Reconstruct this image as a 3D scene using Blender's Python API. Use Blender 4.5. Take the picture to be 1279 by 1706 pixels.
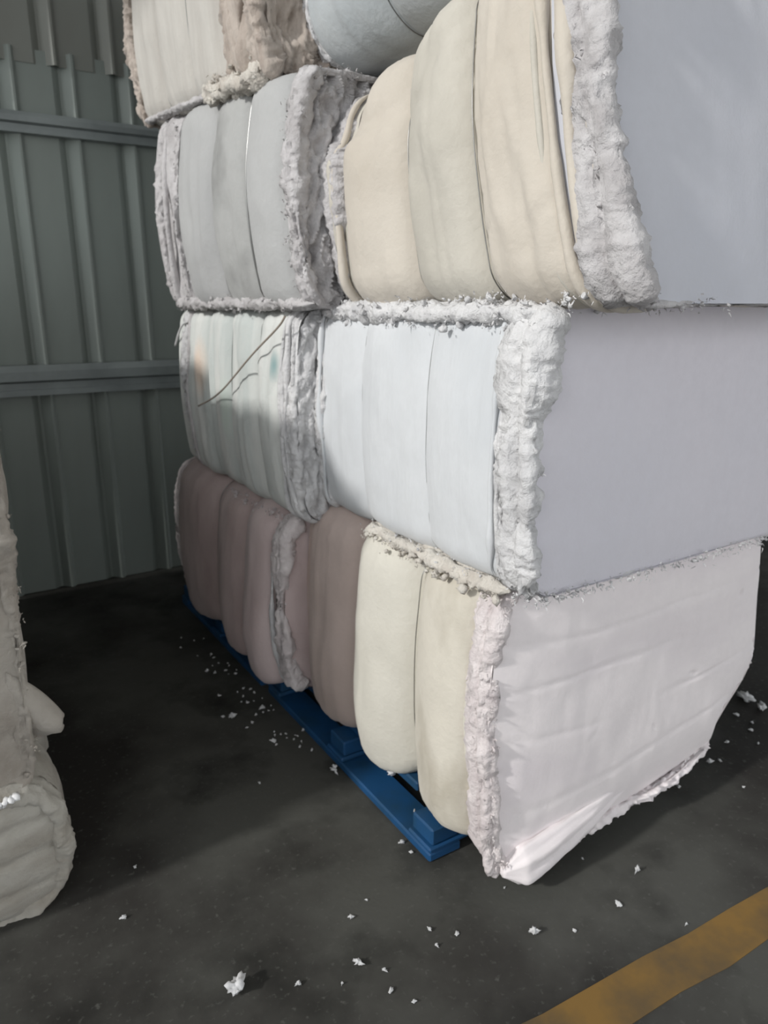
import bpy, math, random
import numpy as np
from mathutils import Matrix, Vector

# ------------------------------------------------------------------ scene reset
for o in list(bpy.data.objects):
    bpy.data.objects.remove(o)
scene = bpy.context.scene
C = scene.collection
random.seed(7)

# ------------------------------------------------------------------ camera
# World axes follow the stack: +X runs along the end faces of the bales (to the right and away),
# +Y runs down the aisle towards the metal wall.
cam_d = bpy.data.cameras.new('camera')
cam = bpy.data.objects.new('camera', cam_d)
C.objects.link(cam)
cam.location = (0, 0, 1.5)
cam.rotation_euler = (math.radians(90 - 15.7), 0, math.radians(-32.1))
cam_d.sensor_fit = 'VERTICAL'
cam_d.sensor_height = 36.0
cam_d.lens = 26.0
cam_d.clip_start = 0.02
scene.camera = cam
cam_d.dof.use_dof = True          # hand-held phone picture, slightly out of focus
cam_d.dof.focus_distance = 1.25
cam_d.dof.aperture_fstop = 5.6

# ------------------------------------------------------------------ daylight
w = bpy.data.worlds.new('overcast_sky')
scene.world = w
w.use_nodes = True
bgn = w.node_tree.nodes['Background']
bgn.inputs[0].default_value = (0.95, 0.975, 1.0, 1)
bgn.inputs[1].default_value = 1.6

sun_d = bpy.data.lights.new('low_daylight', 'SUN')
sun_d.energy = 2.3
sun_d.angle = math.radians(4.0)
sun_d.color = (1.0, 0.985, 0.955)
sun = bpy.data.objects.new('low_daylight', sun_d)
C.objects.link(sun)
sun.location = (-6, 1, 3)
_e, _a = math.radians(28.0), math.radians(0.6)
sun.rotation_euler = Vector((math.cos(_e) * math.cos(_a), math.cos(_e) * math.sin(_a), -math.sin(_e))).to_track_quat('-Z', 'Y').to_euler()

vs = scene.view_settings
vs.view_transform = 'Standard'
vs.look = 'None'
vs.gamma = 1.0
vs.exposure = 0.0
vs.use_curve_mapping = False


# ------------------------------------------------------------------ noise
_rng = np.random.RandomState(3)
_perm = _rng.permutation(512)
_perm = np.concatenate([_perm, _perm, _perm])
_val = _rng.rand(512) * 2 - 1


def vnoise(p):
    i = np.floor(p).astype(np.int64)
    f = p - i
    f = f * f * f * (f * (f * 6 - 15) + 10)
    i = i & 511
    x0, y0, z0 = i[:, 0], i[:, 1], i[:, 2]
    x1, y1, z1 = (x0 + 1) & 511, (y0 + 1) & 511, (z0 + 1) & 511

    def h(x, y, z):
        return _val[_perm[_perm[_perm[x] + y] + z] & 511]
    fx, fy, fz = f[:, 0], f[:, 1], f[:, 2]
    a = h(x0, y0, z0) * (1 - fx) + h(x1, y0, z0) * fx
    b = h(x0, y1, z0) * (1 - fx) + h(x1, y1, z0) * fx
    c = h(x0, y0, z1) * (1 - fx) + h(x1, y0, z1) * fx
    d = h(x0, y1, z1) * (1 - fx) + h(x1, y1, z1) * fx
    return (a * (1 - fy) + b * fy) * (1 - fz) + (c * (1 - fy) + d * fy) * fz


def fbm(p, octaves=3, seed=0.0):
    p = np.asarray(p, float) + seed * 17.31 + 100.0
    out = np.zeros(len(p))
    a = 1.0
    for k in range(octaves):
        out += a * vnoise(p)
        p = p * 2.03 + 11.7
        a *= 0.5
    return out


def sstep(x):
    x = np.clip(x, 0, 1)
    return x * x * (3 - 2 * x)


# ------------------------------------------------------------------ object helpers
def obj(name, verts, faces, mat, parent=None, smooth=True):
    me = bpy.data.meshes.new(name)
    me.from_pydata([tuple(v) for v in np.asarray(verts, float).tolist()], [], faces)
    if smooth:
        me.polygons.foreach_set('use_smooth', [True] * len(me.polygons))
    me.materials.append(mat)
    me.update()
    o = bpy.data.objects.new(name, me)
    C.objects.link(o)
    if parent is not None:
        o.parent = parent
    return o


def thing(name, label, cat, loc=(0, 0, 0), group=None):
    o = bpy.data.objects.new(name, None)
    o.empty_display_size = 0.1
    o.location = loc
    C.objects.link(o)
    o['label'] = label
    o['category'] = cat
    if group:
        o['group'] = group
    return o


def tag(o, label, cat, group=None):
    o['label'] = label
    o['category'] = cat
    if group:
        o['group'] = group
    return o


def struct(o):
    o['kind'] = 'structure'
    return o


def grid_faces(n, m, wrap_m=False, flip=False, off=0):
    f = []
    mm = m if wrap_m else m - 1
    for i in range(n - 1):
        for j in range(mm):
            a = off + i * m + j
            b = off + i * m + (j + 1) % m
            c = off + (i + 1) * m + (j + 1) % m
            d = off + (i + 1) * m + j
            f.append((a, d, c, b) if flip else (a, b, c, d))
    return f


def box(x0, x1, y0, y1, z0, z1, bevel=0.0):
    """axis-aligned box as verts/faces, chamfered when bevel > 0"""
    if bevel <= 0:
        v = [(x, y, z) for x in (x0, x1) for y in (y0, y1) for z in (z0, z1)]
        f = [(0, 1, 3, 2), (4, 6, 7, 5), (0, 4, 5, 1), (2, 3, 7, 6), (0, 2, 6, 4), (1, 5, 7, 3)]
        return v, f
    b = bevel
    v = []
    idx = {}
    for sx in (0, 1):
        for sy in (0, 1):
            for sz in (0, 1):
                X, Y, Z = (x0, x1)[sx], (y0, y1)[sy], (z0, z1)[sz]
                ix, iy, iz = (b, -b)[sx], (b, -b)[sy], (b, -b)[sz]
                for k, p in enumerate(((X, Y + iy, Z + iz), (X + ix, Y, Z + iz), (X + ix, Y + iy, Z))):
                    idx[(sx, sy, sz, k)] = len(v)
                    v.append(p)
    g = lambda *a: idx[a]
    f = []
    for s in (0, 1):
        f.append([g(s, 0, 0, 0), g(s, 0, 1, 0), g(s, 1, 1, 0), g(s, 1, 0, 0)][::1 if s == 0 else -1])
        f.append([g(0, s, 0, 1), g(1, s, 0, 1), g(1, s, 1, 1), g(0, s, 1, 1)][::1 if s == 0 else -1])
        f.append([g(0, 0, s, 2), g(0, 1, s, 2), g(1, 1, s, 2), g(1, 0, s, 2)][::1 if s == 0 else -1])
    for a in (0, 1):
        for c in (0, 1):
            f.append([g(a, c, 0, 0), g(a, c, 1, 0), g(a, c, 1, 1), g(a, c, 0, 1)])
            f.append([g(a, 0, c, 0), g(a, 1, c, 0), g(a, 1, c, 2), g(a, 0, c, 2)])
            f.append([g(0, a, c, 1), g(1, a, c, 1), g(1, a, c, 2), g(0, a, c, 2)])
            for d in (0, 1):
                f.append([g(a, c, d, 0), g(a, c, d, 1), g(a, c, d, 2)])
    return v, [tuple(q) for q in f]


def tube(path, r, n=8, ell=1.0):
    """a round tube along a polyline, verts/faces with closed ends"""
    P = np.asarray(path, float)
    T = np.gradient(P, axis=0)
    T /= np.linalg.norm(T, axis=1)[:, None] + 1e-9
    ref = np.array([0.31, 0.47, 0.83])
    A = np.cross(T, ref)
    A /= np.linalg.norm(A, axis=1)[:, None] + 1e-9
    B = np.cross(T, A)
    th = np.linspace(0, 2 * math.pi, n, endpoint=False)
    rr = np.broadcast_to(np.asarray(r, float), (len(P),))
    V = P[:, None, :] + rr[:, None, None] * (np.cos(th)[None, :, None] * A[:, None, :] + ell * np.sin(th)[None, :, None] * B[:, None, :])
    f = grid_faces(len(P), n, True)
    m = (len(P) - 1) * n
    f.append(tuple(range(n))[::-1])
    f.append(tuple(m + k for k in range(n)))
    return V.reshape(-1, 3), f


# ------------------------------------------------------------------ materials
def nodes_of(name):
    m = bpy.data.materials.new(name)
    m.use_nodes = True
    nt = m.node_tree
    b = nt.nodes['Principled BSDF']
    return m, nt, b


def srgb(r, g, b):
    def f(c):
        c /= 255.0
        return c / 12.92 if c <= 0.04045 else ((c + 0.055) / 1.055) ** 2.4
    return (f(r), f(g), f(b), 1.0)


def mixc(nt, fac, a, b):
    n = nt.nodes.new('ShaderNodeMix')
    n.data_type = 'RGBA'
    if hasattr(fac, 'is_linked') or not isinstance(fac, float):
        nt.links.new(fac, n.inputs[0])
    else:
        n.inputs[0].default_value = fac
    for s, q in ((6, a), (7, b)):
        if isinstance(q, tuple):
            n.inputs[s].default_value = q
        else:
            nt.links.new(q, n.inputs[s])
    return n.outputs[2]


def noise_fac(nt, scale, lo, hi, stretch=(1, 1, 1), detail=4, off=0.0, rough=0.55):
    tc = nt.nodes.new('ShaderNodeTexCoord')
    mp = nt.nodes.new('ShaderNodeMapping')
    mp.inputs['Scale'].default_value = stretch
    mp.inputs['Location'].default_value = (off, off * 1.7, off * 0.6)
    nt.links.new(tc.outputs['Object'], mp.inputs[0])
    n = nt.nodes.new('ShaderNodeTexNoise')
    n.inputs['Scale'].default_value = scale
    n.inputs['Detail'].default_value = detail
    n.inputs['Roughness'].default_value = rough
    nt.links.new(mp.outputs[0], n.inputs['Vector'])
    r = nt.nodes.new('ShaderNodeValToRGB')
    r.color_ramp.elements[0].position = lo
    r.color_ramp.elements[1].position = hi
    nt.links.new(n.outputs[0], r.inputs[0])
    return r.outputs[0]


def spot_fac(nt, centre, radius, squash=(1, 1, 1)):
    """1 inside a soft blob of dye, 0 outside (object coordinates)"""
    tc = nt.nodes.new('ShaderNodeTexCoord')
    mp = nt.nodes.new('ShaderNodeMapping')
    mp.vector_type = 'POINT'
    mp.inputs['Location'].default_value = tuple(-c * s for c, s in zip(centre, squash))
    mp.inputs['Scale'].default_value = squash
    nt.links.new(tc.outputs['Object'], mp.inputs[0])
    ln = nt.nodes.new('ShaderNodeVectorMath')
    ln.operation = 'LENGTH'
    nt.links.new(mp.outputs[0], ln.inputs[0])
    mr = nt.nodes.new('ShaderNodeMapRange')
    mr.inputs['From Min'].default_value = radius * 0.35
    mr.inputs['From Max'].default_value = radius
    mr.inputs['To Min'].default_value = 1
    mr.inputs['To Max'].default_value = 0
    nt.links.new(ln.outputs['Value'], mr.inputs[0])
    return mr.outputs[0]


def fabric(name, base, alt=None, alt_amt=(0.45, 0.7), scale=3.0, stretch=(1, 1, 1), bump=0.25, bscale=60, bstretch=(1, 1, 1), off=0.0, spots=()):
    m, nt, b = nodes_of(name)
    alt = alt or tuple(c * 0.8 for c in base[:3]) + (1.0,)
    col = mixc(nt, noise_fac(nt, scale, alt_amt[0], alt_amt[1], stretch, off=off), base, alt)
    fine = noise_fac(nt, 45, 0.3, 0.75, (1, 1, 1), detail=6, off=off + 3)
    dark = tuple(c * 0.88 for c in base[:3]) + (1.0,)
    mm = nt.nodes.new('ShaderNodeMath')
    mm.operation = 'MULTIPLY'
    mm.inputs[1].default_value = 0.35
    nt.links.new(fine, mm.inputs[0])
    col = mixc(nt, mm.outputs[0], col, dark)
    for c, r, sq, cc in spots:
        col = mixc(nt, spot_fac(nt, c, r, sq), col, cc)
    nt.links.new(col, b.inputs['Base Color'])
    b.inputs['Roughness'].default_value = 0.95
    b.inputs['Specular IOR Level'].default_value = 0.1
    b.inputs['Sheen Weight'].default_value = 0.15
    b.inputs['Sheen Roughness'].default_value = 0.6
    bp = nt.nodes.new('ShaderNodeBump')
    bp.inputs['Strength'].default_value = bump
    bp.inputs['Distance'].default_value = 0.006
    nt.links.new(noise_fac(nt, bscale, 0.2, 0.8, bstretch, detail=5, off=off), bp.inputs['Height'])
    nt.links.new(bp.outputs[0], b.inputs['Normal'])
    return m


def plastic(name, base, rough=0.45, alt=None, scale=6):
    m, nt, b = nodes_of(name)
    col = mixc(nt, noise_fac(nt, scale, 0.45, 0.75), base, alt or tuple(c * 0.6 for c in base[:3]) + (1.0,))
    nt.links.new(col, b.inputs['Base Color'])
    b.inputs['Roughness'].default_value = rough
    return m


def metal(name, base, rough=0.4, metallic=1.0, alt=None, scale=4, stretch=(1, 1, 1)):
    m, nt, b = nodes_of(name)
    col = mixc(nt, noise_fac(nt, scale, 0.4, 0.75, stretch), base, alt or tuple(c * 0.7 for c in base[:3]) + (1.0,))
    nt.links.new(col, b.inputs['Base Color'])
    b.inputs['Roughness'].default_value = rough
    b.inputs['Metallic'].default_value = metallic
    return m


V3 = (6, 6, 0.8)     # vertical streaks
M = {}
M['white_l2'] = fabric('white_cotton', srgb(211, 213, 215), srgb(198, 201, 204), scale=2.2, bstretch=(1, 1, 0.3), off=1)
M['white_l2f'] = fabric('mixed_white_cotton', srgb(216, 217, 213), srgb(192, 198, 195), (0.42, 0.62), scale=1.4, stretch=(1, 7, 0.6), off=2,
                        spots=(((0.0, 0.87, 0.44), 0.10, (0.5, 1.6, 0.7), srgb(226, 208, 192)), ((0.0, 0.12, 0.50), 0.05, (0.4, 1.5, 0.8), srgb(140, 164, 164)),
                               ((0.0, 0.6, 0.30), 0.10, (0.5, 2.2, 0.7), srgb(196, 206, 198))))
M['cream_l3'] = fabric('cream_cotton', srgb(205, 197, 185), srgb(192, 183, 170), scale=2.6, off=3)
M['cream_l3b'] = fabric('pale_cream_cotton', srgb(197, 192, 181), srgb(176, 171, 160), scale=2.4, off=4)
M['grey_l3'] = fabric('grey_cotton', srgb(178, 178, 177), srgb(165, 165, 165), scale=2.0, off=5)
M['grey_l3b'] = fabric('soiled_grey_cotton', srgb(172, 172, 170), srgb(124, 124, 122), (0.42, 0.6), scale=2.6, off=6.4)
M['ecru_l4'] = fabric('ecru_cotton', srgb(196, 192, 185), srgb(180, 175, 168), scale=2.0, stretch=V3, off=7)
M['brown_l4'] = fabric('brown_batting', srgb(184, 173, 163), srgb(154, 141, 131), scale=6, stretch=(6, 6, 1.2), off=8, bump=0.5)
M['blue_l4'] = fabric('blue_grey_cotton', srgb(186, 190, 191), srgb(164, 170, 173), scale=2.4, off=9)
M['mauve_l1'] = fabric('mauve_cotton', srgb(196, 178, 175), srgb(172, 152, 148), (0.4, 0.7), scale=2.4, stretch=(2, 3, 1), off=10)
M['mauve_l1b'] = fabric('pale_mauve_cotton', srgb(206, 189, 187), srgb(182, 162, 160), (0.4, 0.7), scale=2.4, stretch=(2, 3, 1), off=10.5)
M['tan_l1'] = fabric('tan_cotton', srgb(200, 182, 174), srgb(176, 158, 148), scale=2.0, off=11)
M['cream_l1'] = fabric('ivory_cotton', srgb(212, 208, 197), srgb(199, 195, 183), scale=2.0, off=12)
M['cream_l1b'] = fabric('soiled_ivory_cotton', srgb(210, 204, 191), srgb(172, 164, 148), (0.5, 0.68), scale=2.6, stretch=(1, 1.6, 0.8), off=13.1)
M['end_l1'] = fabric('pink_white_batting', srgb(240, 233, 233), srgb(231, 223, 225), scale=2, bscale=90, off=14, bump=0.1, stretch=(1, 1, 3))
M['end_l2'] = fabric('lavender_batting', srgb(219, 215, 221), srgb(212, 210, 217), (0.35, 0.65), scale=1.3, bscale=120, off=15, bump=0.1)
M['end_l3'] = fabric('blue_lavender_batting', srgb(203, 203, 208), srgb(195, 196, 203), (0.35, 0.65), scale=1.2, bscale=120, off=16, bump=0.1)
M['fray_white'] = fabric('white_frayed_batting', srgb(216, 215, 215), srgb(192, 191, 192), (0.4, 0.65), scale=14, bump=0.9, bscale=55, off=17)
M['fray_grey'] = fabric('grey_frayed_batting', srgb(198, 195, 195), srgb(172, 168, 168), (0.4, 0.65), scale=14, bump=0.9, bscale=55, off=18)
M['fray_pink'] = fabric('pink_frayed_batting', srgb(222, 214, 213), srgb(196, 186, 186), (0.4, 0.65), scale=12, bump=0.9, bscale=55, off=19)
M['fray_cream'] = fabric('cream_frayed_batting', srgb(212, 207, 198), srgb(188, 180, 170), (0.4, 0.65), scale=12, bump=0.9, bscale=55, off=20)
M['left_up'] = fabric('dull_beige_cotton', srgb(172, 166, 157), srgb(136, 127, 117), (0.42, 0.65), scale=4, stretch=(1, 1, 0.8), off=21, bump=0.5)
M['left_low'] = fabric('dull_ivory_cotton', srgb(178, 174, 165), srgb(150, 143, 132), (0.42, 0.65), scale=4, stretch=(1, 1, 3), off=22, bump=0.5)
M['lint'] = fabric('white_lint', srgb(236, 236, 236), srgb(214, 214, 216), scale=20, bump=0.5)
M['wire'] = metal('baling_wire', (0.34, 0.34, 0.33, 1), 0.35)
M['twine'] = fabric('brown_twine', srgb(150, 138, 126), bump=0.3)
M['pallet'] = plastic('blue_plastic', srgb(20, 72, 116), 0.6, srgb(26, 60, 80))
M['wall'] = metal('grey_green_sheet_metal', srgb(136, 144, 138), 0.5, 0.1, srgb(122, 127, 122), 2.0, (1, 1, 0.4))
M['wall_up'] = metal('dull_sheet_metal', srgb(130, 133, 126), 0.5, 0.1, srgb(116, 115, 108), 2.0, (1, 1, 0.4))
M['girt'] = metal('galvanised_steel', srgb(134, 141, 140), 0.45, 0.2, srgb(112, 118, 118), 5)
M['roof'] = metal('roof_sheet_metal', srgb(120, 124, 124), 0.6, 0.2)


def concrete():
    m, nt, b = nodes_of('dark_concrete')
    c1 = mixc(nt, noise_fac(nt, 1.3, 0.42, 0.60, detail=6, off=4.6), srgb(80, 80, 76), srgb(50, 48, 46))
    c2 = mixc(nt, noise_fac(nt, 3.2, 0.52, 0.74, detail=7, off=9), c1, srgb(40, 40, 38))
    c3 = mixc(nt, noise_fac(nt, 60, 0.6, 0.8, detail=3), c2, srgb(90, 90, 86))
    nt.links.new(c3, b.inputs['Base Color'])
    r = nt.nodes.new('ShaderNodeMapRange')
    r.inputs['To Min'].default_value = 0.5
    r.inputs['To Max'].default_value = 0.8
    nt.links.new(noise_fac(nt, 2.0, 0.3, 0.7, off=2), r.inputs[0])
    nt.links.new(r.outputs[0], b.inputs['Roughness'])
    b.inputs['Specular IOR Level'].default_value = 0.12
    bp = nt.nodes.new('ShaderNodeBump')
    bp.inputs['Strength'].default_value = 0.2
    bp.inputs['Distance'].default_value = 0.004
    nt.links.new(noise_fac(nt, 30, 0.2, 0.8, detail=6), bp.inputs['Height'])
    nt.links.new(bp.outputs[0], b.inputs['Normal'])
    return m


def paint():
    m, nt, b = nodes_of('worn_yellow_paint')
    c = mixc(nt, noise_fac(nt, 5.0, 0.45, 0.72, detail=7, off=1), srgb(128, 98, 46), srgb(74, 66, 52))
    nt.links.new(c, b.inputs['Base Color'])
    b.inputs['Roughness'].default_value = 0.7
    return m


M['floor'] = concrete()
M['yellow'] = paint()

# ------------------------------------------------------------------ the setting
v, f = box(-6.0, 10.0, -5.0, 4.30, -0.12, 0.0)
floor = struct(obj('floor', v, f, M['floor'], smooth=False))

# painted yellow lane line, worn, lying on the floor
ya, yb = 0.0, 0.0
n = 60
L = []
for i in range(n):
    x = -3.0 + i * 9.0 / (n - 1)
    yc = 0.84 - 0.075 * (x - 0.9)
    wob = 0.006 * math.sin(i * 2.1) + 0.004 * math.sin(i * 5.3)
    L += [(x, yc - 0.055 + wob, 0.0015), (x, yc + 0.055 + wob * 0.6, 0.0015), (x, yc + 0.055 + wob * 0.6, -0.004), (x, yc - 0.055 + wob, -0.004)]
ln = obj('trim_3', L, grid_faces(n, 4, True), M['yellow'], smooth=False)
struct(ln)
ln['label'] = 'worn yellow painted lane line on the dark floor'

# corrugated metal back wall: flat pans between sloping troughs, one sheet strip per object
WY = 4.165
PITCH = 0.266


def wall_strip(z0, z1):
    prof = [(0.0, 0.0), (0.150, 0.0), (0.182, 0.020), (0.194, 0.020), (0.236, -0.024), (0.246, -0.024), (0.262, 0.0), (0.2665, 0.0)]
    V = []
    for z in (z0, z1):
        for x, y in prof:
            V.append((x, y, z))
    n = len(prof)
    for z in (z0, z1):
        for x, y in prof:
            V.append((x, y + 0.004, z))
    F = grid_faces(2, n) + grid_faces(2, n, flip=True, off=2 * n)
    for k in range(n - 1):
        F.append((k, 2 * n + k, 2 * n + k + 1, k + 1))
        F.append((n + k + 1, 3 * n + k + 1, 3 * n + k, n + k))
    return V, F


v, f = box(-5.6, 10.0, WY + 0.045, WY + 0.075, 0.0, 4.2)
wall = struct(obj('wall_back', v, f, M['wall'], smooth=False))
lowm = None
upm = None
# phase: trough right edges seen at x = 0.59, 0.85, 1.11
ph = 0.585 - 0.245
k0 = -16
for k in range(k0, 36):
    x = ph + k * PITCH - 0.0
    if lowm is None:
        v, f = wall_strip(0.0, 2.64)
        o = obj('wall_panel', v, f, M['wall'], wall, smooth=False)
        lowm = o.data
        v, f = wall_strip(2.58, 4.2)
        q = obj('upper_wall_panel', v, f, M['wall_up'], wall, smooth=False)
        upm = q.data
    else:
        o = bpy.data.objects.new('wall_panel', lowm)
        C.objects.link(o)
        o.parent = wall
        q = bpy.data.objects.new('upper_wall_panel', upm)
        C.objects.link(q)
        q.parent = wall
    if x > 9.6 or x < -5.5:
        pass
    o.location = (x, WY, 0)
    q.location = (x - 0.075, WY - 0.007, 0)


def girt(name, z, h, lip):
    """C-section steel rail fixed to the wall"""
    d = 0.05
    V, F = [], []
    prof = [(0.0, z), (-d, z), (-d, z + lip), (-d + 0.012, z + lip), (-d + 0.012, z + h * 0.42), (-d - 0.012, z + h * 0.5), (-d - 0.012, z + h - lip), (-d, z + h), (0.0, z + h)]
    for x in (-5.0, 9.4):
        for y, zz in prof:
            V.append((x, WY - 0.008 + y, zz))
    n = len(prof)
    F = grid_faces(2, n, True)
    F.append(tuple(range(n)))
    F.append(tuple(range(2 * n - 1, n - 1, -1)))
    return struct(obj(name, V, F, M['girt'], smooth=False))


girt('trim_1', 1.055, 0.15, 0.03)['label'] = 'lower horizontal steel rail along the metal wall'
girt('trim_2', 2.27, 0.09, 0.02)['label'] = 'upper horizontal steel rail along the metal wall'

# unseen low wall, added to cut the sky light from the left
v, f = box(-2.06, -2.0, -5.0, WY, 0.0, 1.0)
struct(obj('unseen_shade_wall', v, f, M['wall'], smooth=False))

# unseen roof, its height and edges set to limit the sky light
v, f = box(-2.0, 10.0, -5.0, WY + 0.10, 4.2, 4.26)
struct(obj('unseen_shade_roof', v, f, M['roof'], smooth=False))


# ------------------------------------------------------------------ bales
def rrect(du, h, r, n):
    """rounded rectangle 0..du by 0..h sampled by arc length; returns points, outward normals, arc positions"""
    segs = []
    L1, L2, q = du - 2 * r, h - 2 * r, math.pi * r / 2
    per = 2 * L1 + 2 * L2 + 4 * q
    s = np.linspace(0, per, n, endpoint=False)
    P = np.zeros((n, 2))
    N = np.zeros((n, 2))
    for i, a in enumerate(s):
        # start on the left side at mid height, going up
        a = (a + L2 / 2) % per
        if a < L2:
            P[i] = (0, r + a); N[i] = (-1, 0); continue
        a -= L2
        if a < q:
            t = a / r; P[i] = (r - r * math.cos(t), h - r + r * math.sin(t)); N[i] = (-math.cos(t), math.sin(t)); continue
        a -= q
        if a < L1:
            P[i] = (r + a, h); N[i] = (0, 1); continue
        a -= L1
        if a < q:
            t = a / r; P[i] = (du - r + r * math.sin(t), h - r + r * math.cos(t)); N[i] = (math.sin(t), math.cos(t)); continue
        a -= q
        if a < L2:
            P[i] = (du, h - r - a); N[i] = (1, 0); continue
        a -= L2
        if a < q:
            t = a / r; P[i] = (du - r + r * math.cos(t), r - r * math.sin(t)); N[i] = (math.cos(t), -math.sin(t)); continue
        a -= q
        if a < L1:
            P[i] = (du - r - a, 0); N[i] = (0, -1); continue
        a -= L1
        t = a / r
        P[i] = (r - r * math.sin(t), r - r * math.cos(t)); N[i] = (-math.sin(t), -math.cos(t))
    return P, N, (s + per / 2) % per          # arc positions wrap on the far side


class Bale:
    def __init__(self, name, label, x0, x1, y0, y1, z0, z1, r=0.07, seed=0, barrel=0.03, deform=None, group=None):
        self.root = thing(name, label, 'bale', (x0, y0, z0), group)
        self.du, self.dv, self.h = x1 - x0, y1 - y0, z1 - z0
        self.r, self.seed, self.barrel = r, seed, barrel
        self.deform = deform
        self.NP = 300
        self.P, self.N, self.S = rrect(self.du, self.h, r, self.NP)

    def fin(self, V):
        V = np.asarray(V, float)
        return self.deform(V.copy()) if self.deform else V

    def surf(self, y, off):
        """points of the tube surface: y (k,), off (k,NP) outward offset -> (k*NP,3)"""
        k = len(y)
        V = np.zeros((k, self.NP, 3))
        side = np.abs(self.N[:, 0]) ** 1.0
        bar = self.barrel * np.sin(math.pi * np.clip(self.P[:, 1] / self.h, 0, 1)) * side
        o = off + bar[None, :]
        o = o * (0.25 + 0.75 * side)[None, :]
        V[:, :, 0] = self.P[None, :, 0] + o * self.N[None, :, 0]
        V[:, :, 2] = self.P[None, :, 1] + o * self.N[None, :, 1]
        V[:, :, 1] = np.asarray(y)[:, None]
        return V.reshape(-1, 3)

    def panel(self, ya, yb, mat, bulge=0.03, pinch=0.02, q=2.6, wr=0.006, lump=0.008, skew=0.0, name='fabric_panel', rows=None, lo=0.0, label=None):
        rows = rows or max(10, int((yb - ya) / 0.011))
        ext = 0.004
        y = np.linspace(ya - ext, yb + ext, rows)
        s = (y - ya) / (yb - ya)
        s = np.clip(s, 0, 1)
        t = np.clip(s + skew * s * (1 - s), 0, 1)
        prof = bulge * (1 - np.abs(2 * t - 1) ** q) - pinch * (np.abs(2 * t - 1) ** 8)
        hz = self.P[:, 1] / self.h
        lowb = lo * np.exp(-((hz - 0.22) / 0.22) ** 2) * np.abs(self.N[:, 0])
        off = prof[:, None] + (1 - np.abs(2 * t - 1) ** 2)[:, None] * lowb[None, :]
        k = len(y)
        Y = np.repeat(y, self.NP)
        SS = np.tile(self.S, k)
        edge = np.repeat(1 - 0.7 * np.abs(2 * t - 1) ** 3, self.NP)
        n1 = fbm(np.stack([Y * 16, SS * 2.4, np.zeros_like(Y) + self.seed], 1), 3, self.seed + ya)
        n1 = -np.abs(n1)                                                   # crisp folds running with the wires
        n2 = fbm(np.stack([Y * 4.5, SS * 4.0, np.ones_like(Y)], 1), 3, self.seed + 5 + ya)
        n3 = fbm(np.stack([Y * 9 + SS * 7, SS * 3 - Y * 3, np.ones_like(Y) * 2], 1), 2, self.seed + 9)
        n3 = -np.maximum(0, 0.25 - np.abs(n3)) * 4 * np.maximum(0, n2)
        off = off + ((wr * n1 + lump * n2) * edge + wr * 0.8 * n3).reshape(k, self.NP)
        # seams wander a little
        V = self.surf(y, off).reshape(k, self.NP, 3)
        wand = 0.012 * fbm(np.stack([self.S * 3, self.S * 0 + self.seed, self.S * 0], 1), 2, self.seed)
        V[:, :, 1] += wand[None, :]
        o = obj(name, self.fin(V.reshape(-1, 3)), grid_faces(k, self.NP, True, True), mat, self.root)
        if label:
            o['label'] = label
        return o

    def end(self, near, mat, bulge=0.03, rough=0.006, creases=(), inset=0.0, rings=46, name='end_face', label=None, dents=(), torn=0.0):
        self.panel(0.0 if near else self.dv - 0.09, 0.09 if near else self.dv, mat, -0.004, 0.0, wr=0.0, lump=0.0, name='edge_band', rows=6)
        rho = np.linspace(1, 0, rings) ** 0.8
        c = np.array([self.du / 2, self.h / 2])
        V = np.zeros((rings, self.NP, 3))
        P = self.surf(np.array([0.0]), np.full((1, self.NP), -0.004 - inset))[:, [0, 2]]
        for i, rr in enumerate(rho):
            V[i, :, 0] = c[0] + (P[:, 0] - c[0]) * rr
            V[i, :, 2] = c[1] + (P[:, 1] - c[1]) * rr
        F = V.reshape(-1, 3)
        b = (1 - np.repeat(rho, self.NP) ** 5) * bulge
        b += rough * fbm(np.stack([F[:, 0] * 3.0, F[:, 2] * 3.0, F[:, 0] * 0], 1), 3, self.seed + 30)
        b += rough * 0.35 * fbm(np.stack([F[:, 0] * 22, F[:, 2] * 9, F[:, 0] * 0], 1), 2, self.seed + 31)
        if torn:
            b += torn * (0.4 - np.abs(fbm(np.stack([F[:, 0] * 26, F[:, 2] * 13, F[:, 0] * 0], 1), 4, self.seed + 33)))
        for zc, dep, wid in creases:
            zz = F[:, 2] / self.h - zc - 0.012 * np.sin(F[:, 0] * 5 + zc * 20) - 0.02 * fbm(np.stack([F[:, 0] * 4, F[:, 0] * 0 + zc, F[:, 0] * 0], 1), 2, 1)
            b -= dep * np.exp(-(zz / wid) ** 2) * (0.55 + 0.45 * np.tanh(3 * fbm(np.stack([F[:, 0] * 3, F[:, 0] * 0 + zc * 9, F[:, 0] * 0], 1), 1, 2) + 1))
        for xc, zc, rad, dep in dents:
            b -= dep * np.exp(-(((F[:, 0] - xc) / rad) ** 2 + ((F[:, 2] - zc) / rad) ** 2))
        if near:
            F[:, 1] = -b
        else:
            F[:, 1] = self.dv + b
        F = self.fin(F)
        o = obj(name, F, grid_faces(rings, self.NP, True, near), mat, self.root)
        if label:
            o['label'] = label
        return o

    def path(self, y, off=0.0, n=None):
        """closed ring around the bale"""
        V = self.surf(np.array([y]), np.full((1, self.NP), off))
        return V

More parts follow.
